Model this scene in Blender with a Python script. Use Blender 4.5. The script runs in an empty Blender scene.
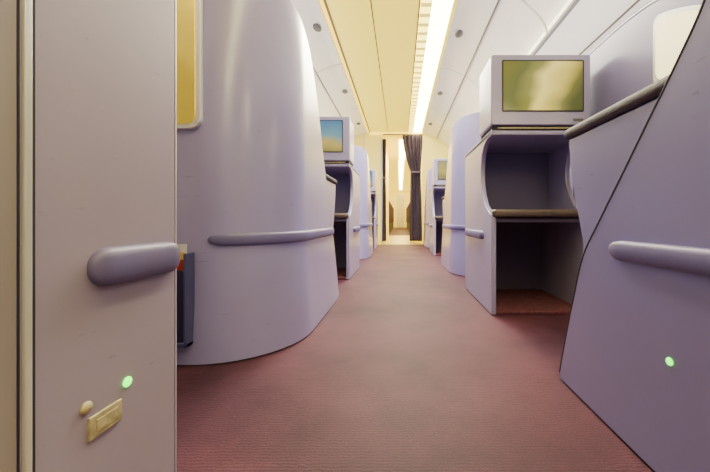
import bpy, bmesh, math
from mathutils import Vector, Matrix
COL = bpy.context.scene.collection

# ------------------------------------------------------------ materials
def new_mat(name):
    m = bpy.data.materials.new(name); m.use_nodes = True
    nt = m.node_tree; b = nt.nodes['Principled BSDF']
    return m, nt, b
def plastic(name, c, rough=0.35, var=0.04, bump=0.0, scale=6, metallic=0, coat=0.0, emis=None, es=0, scuff=0):
    m, nt, b = new_mat(name)
    tc = nt.nodes.new('ShaderNodeTexCoord')
    n = nt.nodes.new('ShaderNodeTexNoise'); n.inputs['Scale'].default_value = scale; n.inputs['Detail'].default_value = 4
    r = nt.nodes.new('ShaderNodeValToRGB')
    r.color_ramp.elements[0].position = .3; r.color_ramp.elements[1].position = .7
    r.color_ramp.elements[0].color = (c[0]*(1-var), c[1]*(1-var), c[2]*(1-var), 1)
    r.color_ramp.elements[1].color = (min(1,c[0]*(1+var)), min(1,c[1]*(1+var)), min(1,c[2]*(1+var)), 1)
    nt.links.new(tc.outputs['Object'], n.inputs['Vector'])
    nt.links.new(n.outputs['Fac'], r.inputs['Fac'])
    col = r.outputs['Color']
    if scuff:
        mp = nt.nodes.new('ShaderNodeMapping'); mp.inputs['Scale'].default_value=(3,9,30)
        n3 = nt.nodes.new('ShaderNodeTexNoise'); n3.inputs['Scale'].default_value=3; n3.inputs['Detail'].default_value=6
        r3 = nt.nodes.new('ShaderNodeValToRGB'); r3.color_ramp.elements[0].position=.68; r3.color_ramp.elements[1].position=.74
        nt.links.new(tc.outputs['Object'], mp.inputs['Vector']); nt.links.new(mp.outputs[0], n3.inputs['Vector']); nt.links.new(n3.outputs['Fac'], r3.inputs['Fac'])
        mm = nt.nodes.new('ShaderNodeMath'); mm.operation='MULTIPLY'; mm.inputs[1].default_value=scuff
        nt.links.new(r3.outputs['Color'], mm.inputs[0])
        mx = nt.nodes.new('ShaderNodeMix'); mx.data_type='RGBA'; mx.inputs['B'].default_value=(c[0]*.35,c[1]*.3,c[2]*.25,1)
        nt.links.new(mm.outputs[0], mx.inputs['Factor']); nt.links.new(col, mx.inputs['A']); col=mx.outputs['Result']
    nt.links.new(col, b.inputs['Base Color'])
    b.inputs['Roughness'].default_value = rough
    b.inputs['Metallic'].default_value = metallic
    b.inputs['Coat Weight'].default_value = coat
    b.inputs['Coat Roughness'].default_value = .2
    if emis:
        b.inputs['Emission Color'].default_value = (*emis, 1); b.inputs['Emission Strength'].default_value = es
    if bump:
        n2 = nt.nodes.new('ShaderNodeTexNoise'); n2.inputs['Scale'].default_value = 300
        bp = nt.nodes.new('ShaderNodeBump'); bp.inputs['Strength'].default_value = bump; bp.inputs['Distance'].default_value = .002
        nt.links.new(tc.outputs['Object'], n2.inputs['Vector']); nt.links.new(n2.outputs['Fac'], bp.inputs['Height'])
        nt.links.new(bp.outputs['Normal'], b.inputs['Normal'])
    return m
def emission(name, c, s):
    m, nt, b = new_mat(name)
    b.inputs['Base Color'].default_value = (*c, 1)
    b.inputs['Emission Color'].default_value = (*c, 1); b.inputs['Emission Strength'].default_value = s
    return m

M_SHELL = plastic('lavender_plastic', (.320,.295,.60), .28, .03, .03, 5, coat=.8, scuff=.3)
M_SHELLD= plastic('shaded_lavender_plastic', (.245,.225,.48), .30, .03, .03, 5, coat=.5, scuff=.3)  # darker copy of the lavender plastic, shade put into the colour
M_DIV   = plastic('violet_divider_plastic', (.17,.155,.36), .35, .03, .03, 5, coat=.3)
M_CAB   = plastic('lavender_cabinet_plastic', (.34,.315,.57), .30, .03, .03, 5, coat=.4)
M_CABN  = plastic('warm_shaded_cabinet_plastic', (.315,.270,.36), .34, .04, .05, 5, coat=.3, scuff=.3)  # near cabinet's copy of the plastic, warm light and shade put into the colour
M_BUMP  = plastic('violet_bumper_rubber', (.15,.135,.33), .42, .05, .1)
M_BUMPN = plastic('dark_violet_bumper_rubber', (.125,.11,.24), .42, .05, .1)
M_EDGE  = plastic('dark_edge_rubber', (.015,.012,.03), .8)
M_PAD   = plastic('taupe_leather', (.060,.050,.062), .55, .25, .6, 60)
M_PADS  = plastic('brown_shelf_leather', (.10,.070,.066), .42, .2, .4, 30)
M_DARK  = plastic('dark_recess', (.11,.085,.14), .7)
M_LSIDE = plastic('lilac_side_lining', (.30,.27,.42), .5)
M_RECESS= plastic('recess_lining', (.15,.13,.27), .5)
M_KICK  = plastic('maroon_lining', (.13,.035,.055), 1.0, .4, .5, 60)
M_BIN   = plastic('white_bin_plastic', (.86,.85,.80), .22, .02, coat=.4, emis=(1,.95,.80), es=.10)  # slight emission added to brighten the bins, they are no lamps
M_BIN2  = plastic('white_service_panel', (.80,.78,.74), .35, .02)
M_CEIL  = plastic('golden_cream_ceiling', (.86,.70,.12), .42, .03, 0, 1.2, emis=(1,.79,.035), es=1.0)  # emission puts the light falling on the ceiling into its material
M_CREAM = plastic('cream_bulkhead', (.90,.78,.24), .45, .04, 0, 2, emis=(1,.76,.06), es=.40)  # walls glow a little: warm light on them is put in as emission
M_WALL  = plastic('sidewall_plastic', (.72,.70,.68), .5, .02)
M_TAN   = plastic('taupe_side_panel', (.27,.235,.22), .35, .04)
M_GOLD  = plastic('gold_mirror', (.88,.66,.10), .14, .05, 0, 3, metallic=.85, emis=(1,.70,.07), es=.32)  # mild emission stands in for part of the mirror's reflection
M_FRAME = plastic('pale_metal_frame', (.80,.81,.84), .25, .03, metallic=.3)
M_STRIP = plastic('pale_green_metal', (.84,.86,.70), .2, .05, metallic=.5)
M_PLATE = plastic('worn_pale_brass_plate', (.42,.37,.20), .45, .3, .2, 60, metallic=.1)
M_POCKET= plastic('navy_pocket', (.02,.02,.07), .35, .1)
M_PFRAME= plastic('blue_grey_pocket_frame', (.07,.07,.19), .35, .1)
M_MAGR  = plastic('magazine_red', (.42,.03,.02), .4, .1)
M_MAGY  = plastic('magazine_yellow', (.75,.55,.12), .4, .1)
M_MAGW  = plastic('magazine_white', (.7,.7,.68), .4, .05)
M_GREEN = emission('green_led', (.10,1,.04), 4)
M_LATCH = plastic('grey_latch', (.10,.095,.10), .4)
M_SEAM  = plastic('ceiling_seam', (.22,.15,.03), .5)
M_BSEAM = plastic('bin_seam', (.12,.10,.08), .5)
M_LIGHT = emission('warm_light_diffuser', (1,.88,.46), 25)
M_COVE  = emission('golden_cove_light', (1,.70,.05), 2.4)
M_CURT  = plastic('plum_grey_curtain', (.055,.038,.075), .85, .2, .3, 20)
M_REFLP  = plastic('cream_panel_reflection_glow', (.9,.84,.6), .25, .05, 0, 3, emis=(1,.87,.42), es=1.9)  # no lamp: emission stands in for the ceiling reflected in the panel
M_BLACK = plastic('black_bezel', (.02,.02,.03), .3)
M_VINYL = plastic('galley_vinyl', (.62,.48,.07), .3, .1, 0, 6)
M_GLOW  = plastic('yellow_lining_painted_glow', (.9,.68,.07), .5, .04, 0, 2, emis=(1,.73,.02), es=1.0)  # wall lining, not a lamp; warm light painted in as emission
M_TIE   = plastic('curtain_tie', (.09,.06,.11), .8)
M_SEATF = plastic('purple_seat_fabric', (.07,.045,.11), .8, .15, .3, 30)

def louvre():
    m, nt, b = new_mat('louvred_light')
    tc = nt.nodes.new('ShaderNodeTexCoord'); s = nt.nodes.new('ShaderNodeSeparateXYZ')
    nt.links.new(tc.outputs['Object'], s.inputs[0])
    mu = nt.nodes.new('ShaderNodeMath'); mu.operation='MULTIPLY'; mu.inputs[1].default_value=7
    fr = nt.nodes.new('ShaderNodeMath'); fr.operation='FRACT'
    gt = nt.nodes.new('ShaderNodeMath'); gt.operation='GREATER_THAN'; gt.inputs[1].default_value=.35
    nt.links.new(s.outputs['Y'], mu.inputs[0]); nt.links.new(mu.outputs[0], fr.inputs[0]); nt.links.new(fr.outputs[0], gt.inputs[0])
    r = nt.nodes.new('ShaderNodeMapRange'); r.inputs['To Min'].default_value=1.0; r.inputs['To Max'].default_value=6
    nt.links.new(gt.outputs[0], r.inputs['Value'])
    b.inputs['Base Color'].default_value=(.8,.65,.2,1)
    b.inputs['Emission Color'].default_value=(1,.78,.10,1)
    nt.links.new(r.outputs[0], b.inputs['Emission Strength'])
    return m
M_LOUV = louvre()

def carpet():
    m, nt, b = new_mat('plum_carpet')
    L = nt.links.new
    tc = nt.nodes.new('ShaderNodeTexCoord')
    n1 = nt.nodes.new('ShaderNodeTexNoise'); n1.inputs['Scale'].default_value=1.8; n1.inputs['Detail'].default_value=9; n1.inputs['Roughness'].default_value=.66
    n2 = nt.nodes.new('ShaderNodeTexNoise'); n2.inputs['Scale'].default_value=300; n2.inputs['Detail'].default_value=4
    w = nt.nodes.new('ShaderNodeTexWave'); w.bands_direction='Y'; w.inputs['Scale'].default_value=40
    w.inputs['Distortion'].default_value=5; w.inputs['Detail'].default_value=3; w.inputs['Detail Scale'].default_value=1.5
    for n in (n1,n2,w): L(tc.outputs['Object'], n.inputs['Vector'])
    r1 = nt.nodes.new('ShaderNodeValToRGB')
    r1.color_ramp.elements[0].position=.36; r1.color_ramp.elements[1].position=.64
    r1.color_ramp.elements[0].color=(.052,.016,.036,1); r1.color_ramp.elements[1].color=(.128,.042,.074,1)
    L(n1.outputs['Fac'], r1.inputs['Fac'])
    mx = nt.nodes.new('ShaderNodeMix'); mx.data_type='RGBA'; mx.blend_type='MULTIPLY'; mx.inputs['Factor'].default_value=.75
    r2 = nt.nodes.new('ShaderNodeValToRGB'); r2.color_ramp.elements[0].position=.32; r2.color_ramp.elements[1].position=.64
    r2.color_ramp.elements[0].color=(.45,.45,.45,1); r2.color_ramp.elements[1].color=(1.35,1.35,1.35,1)
    L(n2.outputs['Fac'], r2.inputs['Fac'])
    L(r1.outputs['Color'], mx.inputs['A']); L(r2.outputs['Color'], mx.inputs['B'])
    mx2 = nt.nodes.new('ShaderNodeMix'); mx2.data_type='RGBA'; mx2.blend_type='MULTIPLY'; mx2.inputs['Factor'].default_value=.32
    L(mx.outputs['Result'], mx2.inputs['A']); L(w.outputs['Color'], mx2.inputs['B'])
    L(mx2.outputs['Result'], b.inputs['Base Color'])
    ad = nt.nodes.new('ShaderNodeMath'); ad.operation='MULTIPLY_ADD'; ad.inputs[1].default_value=.6
    L(w.outputs['Fac'], ad.inputs[0]); L(n2.outputs['Fac'], ad.inputs[2])
    bp = nt.nodes.new('ShaderNodeBump'); bp.inputs['Strength'].default_value=.35; bp.inputs['Distance'].default_value=.002
    L(ad.outputs[0], bp.inputs['Height']); L(bp.outputs['Normal'], b.inputs['Normal'])
    b.inputs['Roughness'].default_value=.6
    b.inputs['Specular IOR Level'].default_value=.26
    return m
M_CARPET = carpet()

def screen(name, stops, wx, wz, nz=.35, off=0, es=1.0):
    m, nt, b = new_mat(name); L=nt.links.new
    tc = nt.nodes.new('ShaderNodeTexCoord'); s = nt.nodes.new('ShaderNodeSeparateXYZ')
    n = nt.nodes.new('ShaderNodeTexNoise'); n.inputs['Scale'].default_value=1.7; n.inputs['Detail'].default_value=1
    L(tc.outputs['Generated'], n.inputs['Vector']); L(tc.outputs['Generated'], s.inputs[0])
    a1 = nt.nodes.new('ShaderNodeMath'); a1.operation='MULTIPLY_ADD'; a1.inputs[1].default_value=wx; a1.inputs[2].default_value=off
    L(s.outputs['X'], a1.inputs[0])
    a2 = nt.nodes.new('ShaderNodeMath'); a2.operation='MULTIPLY_ADD'; a2.inputs[1].default_value=wz
    L(s.outputs['Z'], a2.inputs[0]); L(a1.outputs[0], a2.inputs[2])
    a3 = nt.nodes.new('ShaderNodeMath'); a3.operation='MULTIPLY_ADD'; a3.inputs[1].default_value=nz
    L(n.outputs['Fac'], a3.inputs[0]); L(a2.outputs[0], a3.inputs[2])
    r = nt.nodes.new('ShaderNodeValToRGB')
    while len(r.color_ramp.elements)<len(stops): r.color_ramp.elements.new(.5)
    for e,(p,c) in zip(r.color_ramp.elements, stops): e.position=p; e.color=(*c,1)
    L(a3.outputs[0], r.inputs['Fac'])
    b.inputs['Base Color'].default_value=(.02,.02,.02,1); b.inputs['Roughness'].default_value=.15
    L(r.outputs['Color'], b.inputs['Emission Color']); b.inputs['Emission Strength'].default_value=es
    return m
M_SCR_Y = screen('olive_yellow_picture', [(.0,(.22,.20,.02)),(.28,(.14,.16,.02)),(.42,(.34,.32,.04)),(.54,(1.5,1.15,.25)),(.68,(1.0,.76,.11)),(.84,(.22,.20,.03)),(1,(.10,.11,.02))], .8,-.18,.35,.05)
M_SCR_B = screen('blue_sky_picture', [(.0,(.30,.28,.05)),(.3,(.75,.55,.12)),(.5,(.20,.45,.5)),(1,(.03,.20,.45))], 0,1,.4,-.2,.95)
M_SCR_G = screen('yellow_field_picture', [(.0,(.35,.3,.08)),(.5,(.8,.62,.12)),(1,(.45,.45,.2))], 0,1,.4,-.2,.9)

# ------------------------------------------------------------ helpers
def empty(name, loc, label=None, cat=None, group=None):
    o = bpy.data.objects.new(name, None); o.location = loc; o.empty_display_size=.1
    COL.objects.link(o)
    if label: o['label']=label
    if cat: o['category']=cat
    if group: o['group']=group
    return o
def obj(name, verts, faces, mat, parent=None, smooth=False, bevel=0, segs=2, **props):
    vs=[Vector(v) for v in verts]
    lo=Vector((min(v.x for v in vs),min(v.y for v in vs),min(v.z for v in vs)))
    hi=Vector((max(v.x for v in vs),max(v.y for v in vs),max(v.z for v in vs)))
    c=(lo+hi)/2
    me = bpy.data.meshes.new(name); me.from_pydata([v-c for v in vs],[],faces); me.update()
    bm=bmesh.new(); bm.from_mesh(me); bmesh.ops.recalc_face_normals(bm, faces=bm.faces); bm.to_mesh(me); bm.free()
    me.materials.append(mat)
    if smooth:
        for p in me.polygons: p.use_smooth=True
    o = bpy.data.objects.new(name, me); COL.objects.link(o)
    if parent: o.parent=parent; o.location=c-parent.location
    else: o.location=c
    if bevel:
        b=o.modifiers.new('bevel','BEVEL'); b.width=bevel; b.segments=segs; b.limit_method='ANGLE'; b.angle_limit=math.radians(40)
        for p in me.polygons: p.use_smooth=True
        w=o.modifiers.new('wn','WEIGHTED_NORMAL'); w.keep_sharp=False
    for k,v in props.items(): o[k]=v
    return o
def box(name, x0,x1,y0,y1,z0,z1, mat, parent=None, bevel=0, segs=2, **props):
    x0,x1=sorted((x0,x1)); y0,y1=sorted((y0,y1)); z0,z1=sorted((z0,z1))
    v=[(x,y,z) for x in (x0,x1) for y in (y0,y1) for z in (z0,z1)]
    f=[(0,1,3,2),(4,6,7,5),(0,4,5,1),(2,3,7,6),(0,2,6,4),(1,5,7,3)]
    return obj(name,v,f,mat,parent,bevel=bevel,segs=segs,**props)
def prism(name, pts, axis, a0, a1, mat, parent=None, bevel=0, **props):
    def mk(p,a):
        return {'X':(a,p[0],p[1]),'Y':(p[0],a,p[1]),'Z':(p[0],p[1],a)}[axis]
    n=len(pts); v=[mk(p,a0) for p in pts]+[mk(p,a1) for p in pts]
    f=[tuple(range(n)),tuple(range(2*n-1,n-1,-1))]+[(i,(i+1)%n,n+(i+1)%n,n+i) for i in range(n)]
    return obj(name,v,f,mat,parent,bevel=bevel,**props)
def rrect(a0,a1,b0,b1,r,n=6):
    pts=[]
    for (ca,cb,s) in ((a1-r,b1-r,0),(a0+r,b1-r,90),(a0+r,b0+r,180),(a1-r,b0+r,270)):
        for i in range(n+1):
            t=math.radians(s+90*i/n); pts.append((ca+r*math.cos(t), cb+r*math.sin(t)))
    return pts
def round_poly(pts,r,n=6):
    out=[]; N=len(pts)
    for i in range(N):
        p=Vector(pts[i]); a=Vector(pts[i-1]); b=Vector(pts[(i+1)%N])
        da=(a-p); db=(b-p); rr=min(r,da.length*.45,db.length*.45)
        A=p+da.normalized()*rr; B=p+db.normalized()*rr
        for k in range(n+1):
            t=k/n; q=A*(1-t)**2+p*2*t*(1-t)+B*t*t; out.append((q.x,q.y))
    return out
def sphere_part(name, loc, r, mat, parent, sc=(1,1,1), **props):
    bm=bmesh.new(); bmesh.ops.create_uvsphere(bm,u_segments=20,v_segments=12,radius=r)
    vs=[(v.co.x*sc[0]+loc[0],v.co.y*sc[1]+loc[1],v.co.z*sc[2]+loc[2]) for v in bm.verts]
    fs=[tuple(v.index for v in f.verts) for f in bm.faces]; bm.free()
    return obj(name,vs,fs,mat,parent,smooth=True,**props)
def interp(tab,x):
    if x<=tab[0][0]: return tab[0][1]
    for (a,b),(c,d) in zip(tab,tab[1:]):
        if x<=c: return b+(d-b)*(x-a)/(c-a) if c>a else d
    return tab[-1][1]
def smooth_tab(tab):
    P=[tab[0]]+list(tab)+[tab[-1]]; out=[]
    for i in range(1,len(P)-2):
        p0,p1,p2,p3=P[i-1],P[i],P[i+1],P[i+2]
        for k in range(8):
            t=k/8
            out.append(tuple(.5*((2*p1[j])+(-p0[j]+p2[j])*t+(2*p0[j]-5*p1[j]+4*p2[j]-p3[j])*t*t+(-p0[j]+3*p1[j]-3*p2[j]+p3[j])*t**3) for j in (0,1)))
    out.append(tab[-1]); return out
def sweep(name, path, hn, hz, z, mat, parent, nrm, taper=.04, sec=16, flat=.7, **props):
    L=[0]
    for a,b in zip(path,path[1:]): L.append(L[-1]+math.hypot(b[0]-a[0],b[1]-a[1]))
    T=L[-1]; vs=[];fs=[]
    for p,n,l in zip(path,nrm,L):
        d=min(l,T-l); k=1 if d>=taper else math.sqrt(max(0,1-(1-d/taper)**2)); k=max(k,.02)
        for j in range(sec):
            t=2*math.pi*j/sec
            cx=math.copysign(abs(math.cos(t))**flat,math.cos(t)); cz=math.copysign(abs(math.sin(t))**flat,math.sin(t))
            vs.append((p[0]+n[0]*hn*k*cx,p[1]+n[1]*hn*k*cx,z+hz*k*cz))
    m=len(path)
    for i in range(m-1):
        for j in range(sec):
            fs.append((i*sec+j,i*sec+(j+1)%sec,(i+1)*sec+(j+1)%sec,(i+1)*sec+j))
    fs.append(tuple(range(sec))); fs.append(tuple((m-1)*sec+j for j in range(sec-1,-1,-1)))
    return obj(name,vs,fs,mat,parent,smooth=True,**props)
def tube(name, pts, r, mat, parent, sec=8, **props):
    vs=[];fs=[];P=[Vector(p) for p in pts]
    for i,p in enumerate(P):
        d=(P[min(i+1,len(P)-1)]-P[max(i-1,0)]).normalized()
        u=d.cross(Vector((1,0,0)));
        if u.length<.1: u=d.cross(Vector((0,0,1)))
        u.normalize(); w=d.cross(u)
        for j in range(sec):
            t=2*math.pi*j/sec; q=p+u*r*math.cos(t)+w*r*math.sin(t); vs.append(tuple(q))
    m=len(P)
    for i in range(m-1):
        for j in range(sec): fs.append((i*sec+j,i*sec+(j+1)%sec,(i+1)*sec+(j+1)%sec,(i+1)*sec+j))
    fs.append(tuple(range(sec))); fs.append(tuple((m-1)*sec+j for j in range(sec-1,-1,-1)))
    return obj(name,vs,fs,mat,parent,smooth=True,**props)

# ------------------------------------------------------------ seat shell
TOPD = smooth_tab([(0,1.29),(.11,1.28),(.25,1.25),(.36,1.19),(.43,1.08),(.475,.96),(.506,.86),(.537,.775),(.59,.70),(.656,.618),(.72,.538),(.79,.452),(.86,.36),(.905,.245),(.945,.13),(.98,.02)])
TOPB = smooth_tab([(0,1.30),(.13,1.28),(.25,1.255),(.36,1.215),(.43,1.155),(.50,1.04),(.56,.92),(.61,.81),(.67,.70),(.73,.60),(.80,.49),(.87,.365),(.915,.26),(.95,.14),(.98,.02)])
W=1.10
def make_shell(s, a, yb, label, group, led=False, rail_v=.79, rail_u=.225, flare=.02, ks=1.0, TOP=TOPB, mat=None, cs=1.08, toe=.02, tr=.0028):
    mat=mat or M_SHELL
    e=empty('seat_shell',(s*(a+.5),yb+.45,0),label,'airplane seat shell',group)
    X=lambda u:s*(a+u)
    bulge=lambda z: flare*max(0,1-z/.55)**1.4 -.012*max(0,(z-.6)/.65)**2
    uo=lambda v: toe*max(0,(v-.72)/.26)**2
    ru=.26; rv=.30; P=[]; vend=.98; k=110; n_c=24
    for i in range(k):
        v=vend-(vend-rv)*i/k; P.append((uo(v),v,(-1,0)))
    for i in range(n_c+1):
        t=math.pi/2*i/n_c; P.append((ru-ru*math.cos(t), rv-rv*math.sin(t),(-math.cos(t),-math.sin(t))))
    for i in range(1,10): P.append((ru+(W-2*ru)*i/10,0,(0,-1)))
    for i in range(n_c+1):
        t=math.pi/2*(1-i/n_c); P.append((W-ru+ru*math.cos(t), rv-rv*math.sin(t),(math.cos(t),-math.sin(t))))
    for i in range(1,k+1): P.append((W,rv+(vend-rv)*i/k,(1,0)))
    rows=18; vs=[];fs=[]
    for (u,v,n) in P:
        top=interp(TOP,v)
        for r in range(rows+1):
            t=r/rows; z=.006+(top-.006)*t
            q=bulge(z)
            vs.append((X(u+n[0]*q), yb+(v+n[1]*q)*ks, z))
    m=len(P)
    for i in range(m-1):
        for r in range(rows):
            q=i*(rows+1)+r; fs.append((q,q+1,q+rows+2,q+rows+1))
    o=obj('shell_body',vs,fs,mat,e,smooth=True)
    me=o.data; c=Vector((s*(a+.55),yb+.6,.5))
    p=me.polygons[(rows*2)]; wc=p.center+o.location+e.location
    if (wc-c).dot(p.normal)<0: me.flip_normals()
    so=o.modifiers.new('s','SOLIDIFY'); so.thickness=.03; so.offset=-1
    es=o.modifiers.new('es','EDGE_SPLIT'); es.split_angle=math.radians(40)
    rp=[q for q in P if (q[1]<rail_v and q[0]<rail_u and q[0]<W/2)]
    path=[(X(u+n[0]*(.001+bulge(.388))),yb+(v+n[1]*(.001+bulge(.388)))*ks) for u,v,n in rp]; nr=[(s*n[0],n[1]) for u,v,n in rp]
    a2=[];b2=[]
    for i in range(len(path)-1):
        stp=3 if (i<8 or i>len(path)-7) else 1
        for k in range(stp):
            t=k/stp; a2.append(tuple(path[i][j]*(1-t)+path[i+1][j]*t for j in(0,1))); b2.append(nr[i])
    a2.append(path[-1]); b2.append(nr[-1])
    sweep('bumper_rail',a2,.013,.0205,.388,M_BUMP,e,b2,taper=.05,label='violet rubber bumper rail')
    ed=[(X(.003+uo(v)-bulge(z)),yb+v*ks+.0015,z+.001) for v,z in TOP if v>.53]
    tube('edge_trim',ed,tr,M_EDGE,e)
    if led: sphere_part('indicator_light',(X(-.001-bulge(.21)),yb+.60,.214),.0065,M_GREEN,e,(.5,1,1),label='small glowing green light')
    con=[(.25,.02),(.84,.02),(.86,.2),(.875,.36),(.925,.50),(.95,.60),(.96,.672),(.25,.672)]
    prism('armrest_console',[(yb+p*ks*cs,z) for p,z in con],'X',X(.012+toe*.6),X(.11),mat,e,bevel=.008)
    box('armrest_pad',X(.004+toe*.5),X(.125),yb+.40*ks,yb+.970*ks*cs,.673,.700,M_PAD,e,bevel=.011,segs=4,label='dark textured leather armrest cap')
    return e

G='lavender seat shells along the aisle'
AL,AR=.38,.44
yB=1.04
shB=make_shell(-1,AL,yB,'large rounded lavender seat shell with document pocket on its back',G,rail_v=.86,rail_u=.235,flare=.030,ks=.95,cs=1.12,toe=.014)
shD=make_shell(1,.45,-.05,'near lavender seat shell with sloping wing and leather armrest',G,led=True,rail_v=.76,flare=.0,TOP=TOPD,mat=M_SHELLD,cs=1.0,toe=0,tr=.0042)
shE=make_shell(1,AR,2.56,'lavender seat shell standing beyond the footwell cabinet',G)
shC=make_shell(-1,AL,3.66,'lavender seat shell beyond the blue-screen cabinet',G)
shG=make_shell(1,AR,5.20,'distant lavender seat shell beside the bulkhead curtain',G)
for (v,z) in ((.66,.205),(.73,.235),(.70,.19)):
    sphere_part('scuff_mark',(-(AL+.0145)+.03-.0165+.0145,yB+v*.95,z),.006,M_PLATE,shB,(.3,1.4,.8),label='small worn scuff mark')

prism('panel_frame',rrect(-1.02,-.622,.735,1.20,.035),'Y',yB-.012,yB+.004,M_FRAME,shB,bevel=.003,label='pale rounded frame')
prism('mirror_panel',rrect(-1.008,-.636,.75,1.19,.028),'Y',yB-.016,yB-.008,M_GOLD,shB,bevel=.002,label='golden reflective panel with rounded corners')
py=yB-.022
prism('document_pocket',rrect(-.92,-.648,.072,.300,.015),'Y',py-.030,py-.024,M_POCKET,shB,bevel=.002,label='navy blue document pocket')
box('pocket_side',-.648,-.638,py-.034,py+.01,.066,.350,M_PFRAME,shB,bevel=.004,label='blue-grey pocket frame')
box('pocket_side',-.93,-.915,py-.034,py+.01,.066,.350,M_PFRAME,shB,bevel=.004)
box('pocket_base',-.93,-.638,py-.034,py+.01,.066,.082,M_PFRAME,shB,bevel=.004)
mg=empty('magazine',(-.74,py-.012,.083),'red, white and yellow magazine tucked in the document pocket','magazine')
box('cover',-.84,-.652,py-.020,py-.017,.0825,.330,M_MAGR,mg)
box('pages',-.845,-.654,py-.016,py-.012,.0825,.352,M_MAGY,mg)
box('back_cover',-.845,-.652,py-.011,py-.008,.0825,.376,M_MAGW,mg)

# ------------------------------------------------------------ footwell cabinets
def make_cabinet(s,a,y0,label,scr,bump=(.2,.58),depth=.65,extras=False,cr=.035):
    e=empty('footwell_cabinet',(s*(a+.23),y0+.3,0),label,'cabinet','footwell cabinets with monitors')
    MC=M_CABN if extras else M_CAB
    X=lambda u:s*(a+u); U=.475; UM=.462
    low=[(0,.004),(0,.455),(.012,.478),(.05,.49),(.12,.525),(.17,.58),(.20,.65),(.205,.72),(.185,.79),(.14,.83),(.06,.855),(.0,.86),(0,.875)]
    prof=[(y0+p,z) for p,z in low]+[(y0+depth-cr,.875),(y0+depth-cr,.004)]
    prism('side_panel',prof,'X',X(0),X(.024),MC,e,bevel=.003)
    prism('side_panel',prof,'X',X(U-.024),X(U),MC,e,bevel=.003)
    pl=[(0,depth-cr)]
    for i in range(0,9):
        t=math.pi/2*i/8; pl.append((cr-cr*math.cos(t),depth-cr+cr*math.sin(t)))
    pl+=[(U,depth),(U,depth-cr)]
    prism('back_panel',[(X(u),y0+v) for u,v in pl],'Z',.004,.875,MC,e)
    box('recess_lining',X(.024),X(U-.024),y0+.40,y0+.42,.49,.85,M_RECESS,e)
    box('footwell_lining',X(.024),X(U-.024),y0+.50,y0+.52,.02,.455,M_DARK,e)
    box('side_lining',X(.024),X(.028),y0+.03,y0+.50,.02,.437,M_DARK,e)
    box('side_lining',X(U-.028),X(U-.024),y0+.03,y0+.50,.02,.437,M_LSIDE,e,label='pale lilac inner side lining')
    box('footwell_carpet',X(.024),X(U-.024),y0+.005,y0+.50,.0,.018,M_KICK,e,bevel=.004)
    box('top_panel',X(.0),X(U),y0+.0,y0+depth-cr,.85,.8745,MC,e,bevel=.006)
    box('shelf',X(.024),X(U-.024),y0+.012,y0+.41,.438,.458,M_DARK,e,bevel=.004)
    box('shelf_pad',X(.006),X(U-.006),y0-.014,y0+.39,.462,.500,M_PADS,e,bevel=.015,segs=5,label='worn brown leather shelf pad')
    path=[];nr=[]
    n=30
    for i in range(n+1):
        t=i/n; t=.5-.5*math.cos(math.pi*t); v=bump[0]+(bump[1]-bump[0])*t
        path.append((X(-.002),y0+v)); nr.append((-s,0))
    sweep('bumper_rail',path,.014 if extras else .016,.0250 if extras else .022,.390 if extras else .372,M_BUMPN if extras else M_BUMP,e,nr,taper=.024,label='violet rubber bumper')
    if extras:
        box('metal_strip',X(-.003),X(.004),.332,.339,.006,.87,M_STRIP,e,bevel=.001,label='thin pale metal trim strip')
        box('seam',X(-.0015),X(.004),.3395,.3425,.006,.87,M_EDGE,e)
        box('seam',X(-.0015),X(.004),.3265,.3285,.006,.87,M_EDGE,e)
        box('taupe_side_strip',X(-.001),X(.004),.12,.3262,.006,.84,M_TAN,e,label='grey taupe side strip')
        sphere_part('indicator_light',(X(-.001),.459,.225),.0068,M_GREEN,e,(.5,1,1),label='small glowing green light')
        sphere_part('knob',(X(-.001),.3985,.223),.0075,M_PLATE,e,(.7,1,1),label='small brass knob')
        box('latch_plate',X(-.003),X(.001),.401,.448,.180,.208,M_PLATE,e,bevel=.001,label='worn brass latch plate')
        box('latch_label',X(-.004),X(-.002),.410,.440,.187,.201,M_PLATE,e)
    prism('monitor_housing',rrect(min(X(-.004),X(UM)),max(X(-.004),X(UM)),.894,1.225,.012,4),'Y',y0-.012,y0+.22,MC,e,bevel=.006)
    box('monitor_foot',X(.004),X(UM-.004),y0-.002,y0+.21,.874,.895,M_EDGE,e)
    box('foot_label',X(.03),X(.40),y0-.004,y0-.001,.880,.886,M_PLATE,e,label='thin brass label strip')
    prism('screen_bezel',rrect(min(X(.046),X(.429)),max(X(.046),X(.429)),.956,1.198,.006,4),'Y',y0-.0145,y0-.005,M_BLACK,e)
    box('screen',X(.053),X(.422),y0-.0165,y0-.010,.963,1.191,scr,e,label='lit display')
    box('button',X(.38),X(.425),y0-.0145,y0-.008,.912,.924,M_LATCH,e)
    return e
make_cabinet(1,AR-.01,1.555,'lavender footwell cabinet with olive-yellow screen on top',M_SCR_Y,bump=(.14,.56))
make_cabinet(-1,AL,2.48,'lavender footwell cabinet with blue landscape on screen',M_SCR_B)
make_cabinet(1,AR-.01,4.18,'small distant footwell cabinet with yellow landscape screen',M_SCR_G)
make_cabinet(-1,AL,5.08,'small distant footwell cabinet with pale blue screen',M_SCR_B)
make_cabinet(-1,AL,-.10,'near lavender cabinet side in painted warm light, with brass latch and green light',M_SCR_Y,bump=(.50,.660),extras=True,depth=.67,cr=.012)

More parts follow.
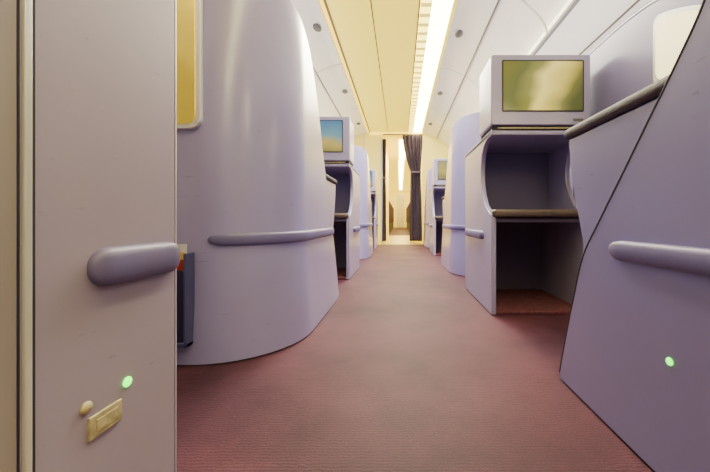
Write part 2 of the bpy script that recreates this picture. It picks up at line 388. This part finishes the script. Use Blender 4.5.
# ------------------------------------------------------------ seat divider with bright panel, reflection painted as emission
dv=empty('seat_divider',(.96,1.3,0),'tall curved lavender divider with bright framed panel','partition')
tp=smooth_tab([(.80,.97),(.9,1.08),(1.03,1.18),(1.18,1.245),(1.30,1.268),(1.45,1.275),(1.65,1.27),(1.80,1.265)])
prism('divider_body',[(.80,.0)]+tp+[(1.80,.0)],'X',.94,.975,M_DIV,dv,bevel=.008)
tube('divider_rim',[(.9575,y,z+.004) for y,z in tp],.019,M_SHELLD,dv,label='rounded lavender top rim')
def shp(i):
    c=[(1.215-i,.93+i),(1.215-i,1.200-i),(1.12,1.168-i),(1.02,1.118-i),(.93,1.045-i),(.86+i,.965-i*.5),(.86+i,.90+i)]
    return round_poly(c,.045)
prism('panel_frame',shp(0),'X',.930,.941,M_FRAME,dv,bevel=.003,label='white rounded frame')
prism('reflection_panel',shp(.018),'X',.926,.94,M_REFLP,dv,bevel=.001,label='cream panel with painted ceiling reflection')

# ------------------------------------------------------------ structure
def st(o): o['kind']='structure'; return o
YF=6.8
st(box('floor',-2.9,2.1,-3,6.1,-.06,0,M_CARPET))
st(box('floor_galley',-2.9,2.1,6.1,9.6,-.06,0.0,M_VINYL))
st(box('floor_beyond',-2.9,2.1,9.6,20,-.06,0.0,M_CARPET))
st(box('wall_left',-2.96,-2.9,-3,20,0,2.45,M_WALL))
st(box('wall_right',2.1,2.16,-3,20,0,2.45,M_WALL))
st(box('wall_back',-2.9,2.1,-3.06,-3,0,2.45,M_WALL))
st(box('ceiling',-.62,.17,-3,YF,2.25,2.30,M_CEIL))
st(box('ceiling_upper',-2.9,2.1,-3,20,2.42,2.5,M_WALL))
st(box('trim_10',-.245,-.235,-3,YF,2.247,2.2505,M_SEAM))
st(box('trim_15',-.628,-.605,-3,YF,2.243,2.256,M_SEAM))
st(box('trim_16',1.050,1.076,-3,YF,1.762,1.785,M_LATCH))
st(box('trim_17',.158,.170,-3,YF,2.245,2.26,M_SEAM))
ls=empty('ceiling_light_strip',(.32,2,2.26),'long bright warm ceiling light strip with louvres','ceiling light')
box('diffuser',.27,.44,-3,YF-.01,2.262,2.28,M_LIGHT,ls)
box('louvre_panel',.175,.27,-3,YF-.01,2.260,2.28,M_LOUV,ls)
box('light_rim',.44,.468,-3,YF-.01,2.240,2.285,M_CEIL,ls)
cl=box('cove_light',-.66,-.63,-3,YF-.01,2.255,2.275,M_COVE)
cl['label']='thin golden cove light along the ceiling edge'; cl['category']='ceiling light'

def bin_unit(s,x0,y,L,grp):
    fx=lambda d: s*(x0+d)
    face=smooth_tab([(0,2.235),(.10,2.215),(.22,2.165),(.34,2.095),(.46,2.00),(.55,1.905),(.585,1.84),(.595,1.80)])
    pts=face+[(.585,1.78),(1.0,1.78),(1.0,2.36),(0,2.36)]
    e=empty('overhead_bin',(fx(.5),y+L/2,1.78),'white curved overhead storage bin with oval latch','overhead bin',grp)
    prism('bin_door',[(fx(d),z) for d,z in pts],'Y',y+.010,y+L-.010,M_BIN,e,bevel=.006)
    sphere_part('latch',(fx(.09),y+L*.5,2.212),.038,M_LATCH,e,(1,1.7,.35),label='grey oval latch')
    tube('door_seam',[(fx(.285),y+.01,2.128),(fx(.285),y+L/2,2.128),(fx(.285),y+L-.01,2.128)],.007,M_BSEAM,e)
    return e
for i in range(5):
    bin_unit(1,.47,-.55+i*1.47,1.47,'right overhead bins')
    bin_unit(-1,.67,-.75+i*1.51,1.51,'left overhead bins')
sp=smooth_tab([(1.077,1.779),(1.12,1.774),(1.30,1.765),(1.52,1.75),(1.75,1.71),(1.95,1.62),(2.06,1.50),(2.095,1.30)])+[(2.099,1.30),(2.099,1.7795),(1.2,1.7795)]
for i in range(4):
    y=-.55+i*1.83
    e=empty('service_panel',(1.6,y+.9,1.7),'smooth white curved panel beneath the overhead bins','service panel','service panels under the bins')
    prism('panel_body',sp,'Y',y+.008,y+1.822,M_BIN2,e,bevel=.003)
    tube('panel_seam',[(1.42,y+.01,1.757),(1.42,y+.9,1.757),(1.42,y+1.82,1.757)],.008,M_BSEAM,e)
st(box('trim_11',-2.9,-1.68,-3,YF,1.70,1.78,M_BIN2))

# bulkhead
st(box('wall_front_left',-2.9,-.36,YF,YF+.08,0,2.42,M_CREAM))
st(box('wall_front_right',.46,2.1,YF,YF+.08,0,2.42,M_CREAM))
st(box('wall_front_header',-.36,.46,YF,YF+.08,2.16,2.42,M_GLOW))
st(box('trim_12',-.40,-.36,YF-.015,YF,0,2.12,M_WALL))
st(box('trim_13',-.75,-.73,YF-.01,YF,0,2.24,M_STRIP))
st(box('trim_14',-.62,.47,YF-.03,YF,2.20,2.25,M_COVE))
st(box('wall_galley_left',-.62,-.32,YF+.08,9.4,0,2.42,M_CREAM))
st(box('wall_galley_right',.46,.68,YF+.08,9.4,0,2.42,M_CREAM))
st(box('ceiling_galley',-.32,.46,YF+.08,9.6,2.20,2.26,M_CEIL))
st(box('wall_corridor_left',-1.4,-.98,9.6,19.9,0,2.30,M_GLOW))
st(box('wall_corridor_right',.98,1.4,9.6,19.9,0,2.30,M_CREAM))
st(box('ceiling_beyond',-.98,.98,9.6,19.9,2.24,2.30,M_CEIL))
st(box('wall_far_end',-2.9,2.1,19.9,20,0,2.42,M_CREAM))
st(box('door_1',-.20,.26,19.84,19.9,0,1.95,M_WALL))
gl=empty('passage_light',(.07,13,2.2),'long warm ceiling light in the passage beyond','ceiling light')
box('diffuser',-.02,.14,YF+.4,9.55,2.185,2.1985,M_LIGHT,gl)
box('diffuser',-.04,.12,9.7,19.5,2.225,2.2385,M_LIGHT,gl)
def far_seat(x,y):
    e=empty('airplane_seat',(x,y,0),'small dark purple seat in the cabin beyond','airplane seat','seats in the cabin beyond')
    prism('seat_back',rrect(x-.24,x+.24,.40,1.08,.06),'Y',y,y+.1,M_SEATF,e,bevel=.02)
    prism('headrest',rrect(x-.15,x+.15,1.0,1.18,.05),'Y',y-.02,y+.07,M_SEATF,e,bevel=.02)
    box('seat_cushion',x-.24,x+.24,y+.08,y+.55,.34,.45,M_SEATF,e,bevel=.03)
    for dx in (-.2,.2):
        box('seat_leg',x+dx-.02,x+dx+.02,y+.1,y+.45,0,.35,M_LATCH,e)
for i in range(7):
    far_seat(-.56,10.6+i*1.1); far_seat(.56,10.6+i*1.1)

def curtain(name,y,x0,x1,ztop,tie,xt,wt,mat,label,folds=7,x0b=None,x1b=None,amp=.028):
    e=empty(name,((x0+x1)/2,y,0),label,'curtain')
    x0b=x0 if x0b is None else x0b; x1b=x1 if x1b is None else x1b
    nu,nv=90,40; vs=[];fs=[]
    for j in range(nv+1):
        z=.02+(ztop-.02)*j/nv
        if z>tie: t=((z-tie)/(ztop-tie)); a=(1-(1-t)**1.6); l=xt-wt/2+(x0-xt+wt/2)*a; r=xt+wt/2+(x1-xt-wt/2)*a
        else: t=((tie-z)/tie); a=(1-(1-t)**2.2); l=xt-wt/2+(x0b-xt+wt/2)*a; r=xt+wt/2+(x1b-xt-wt/2)*a
        for i in range(nu+1):
            u=i/nu; x=l+(r-l)*u; yy=y+amp*math.sin(u*folds*2*math.pi+z*.9)+.010*math.sin(u*23+z*4)
            vs.append((x,yy,z))
    for j in range(nv):
        for i in range(nu):
            q=j*(nu+1)+i; fs.append((q,q+1,q+nu+2,q+nu+1))
    o=obj('curtain_fabric',vs,fs,mat,e,smooth=True)
    so=o.modifiers.new('s','SOLIDIFY'); so.thickness=.004
    box('tie_band',xt-wt/2-.006,xt+wt/2+.006,y-.04,y+.04,tie-.025,tie+.025,M_TIE,e,bevel=.01)
    return e
curtain('curtain',YF-.08,.05,.46,2.18,1.42,.32,.20,M_CURT,'plum-grey curtain tied back beside the cabin doorway',5,.20,.45)
curtain('curtain',YF-.08,-.36,-.28,2.10,1.3,-.32,.06,M_CURT,'narrow plum curtain at the doorway edge',3)
tube('curtain_rail',[(-.36,YF-.08,2.19),(.0,YF-.08,2.19),(.47,YF-.08,2.19)],.012,M_LATCH,None,label='metal curtain rail across the doorway',category='curtain rail')

# ------------------------------------------------------------ lights
def area(name,loc,rot,sx,sy,p,c):
    l=bpy.data.lights.new(name,'AREA'); l.shape='RECTANGLE'; l.size=sx; l.size_y=sy; l.energy=p; l.color=c
    o=bpy.data.objects.new(name,l); o.location=loc; o.rotation_euler=rot; COL.objects.link(o); return o
area('aisle_light',(.05,3.6,2.235),(0,0,0),.25,3.4,180,(1,.93,.82))
area('aisle_light_far',(-2.2,2,2.1),(0,0,0),.5,7,8,(1,.95,.9))
area('rear_fill',(.1,-2.2,1.7),(math.radians(62),0,0),2.5,1.0,3,(.80,.84,1))  # unseen fill added behind the camera to brighten the near shells
l=area('warm_cabinet_fill',(1.1,-.5,1.5),(0,0,0),.25,.25,6,(1,.76,.46))  # unseen warm fill added to light the near left cabinet
l.rotation_euler=(Vector((-.4,.35,.1))-Vector((1.1,-.5,1.5))).to_track_quat('-Z','Y').to_euler()
area('bin_fill_left',(-.95,2.8,1.35),(math.pi,0,0),.4,7,38,(1,.93,.74))  # added uplight without a fixture, brightens the left bins
area('bin_fill_right',(1.25,2.8,1.38),(math.pi,0,0),.4,7,42,(1,.95,.84))  # added uplight for the right bins, also without a fixture
area('galley_lamp',(.0,8.2,2.1),(0,0,0),.4,2,35,(1,.76,.24))
area('beyond_lamp',(.0,13,2.2),(0,0,0),.4,5,60,(1,.76,.24))
w=bpy.data.worlds.new('w'); bpy.context.scene.world=w; w.use_nodes=True
w.node_tree.nodes['Background'].inputs[0].default_value=(.8,.8,1,1); w.node_tree.nodes['Background'].inputs[1].default_value=.3

# ------------------------------------------------------------ camera
cam=bpy.data.cameras.new('camera'); co=bpy.data.objects.new('camera',cam); COL.objects.link(co)
co.location=(0,0,.45); co.rotation_euler=(math.radians(90),0,0)
cam.sensor_width=36; cam.lens=330/710*36; cam.shift_x=-45/710; cam.shift_y=-16/710; cam.clip_start=.02
bpy.context.scene.camera=co
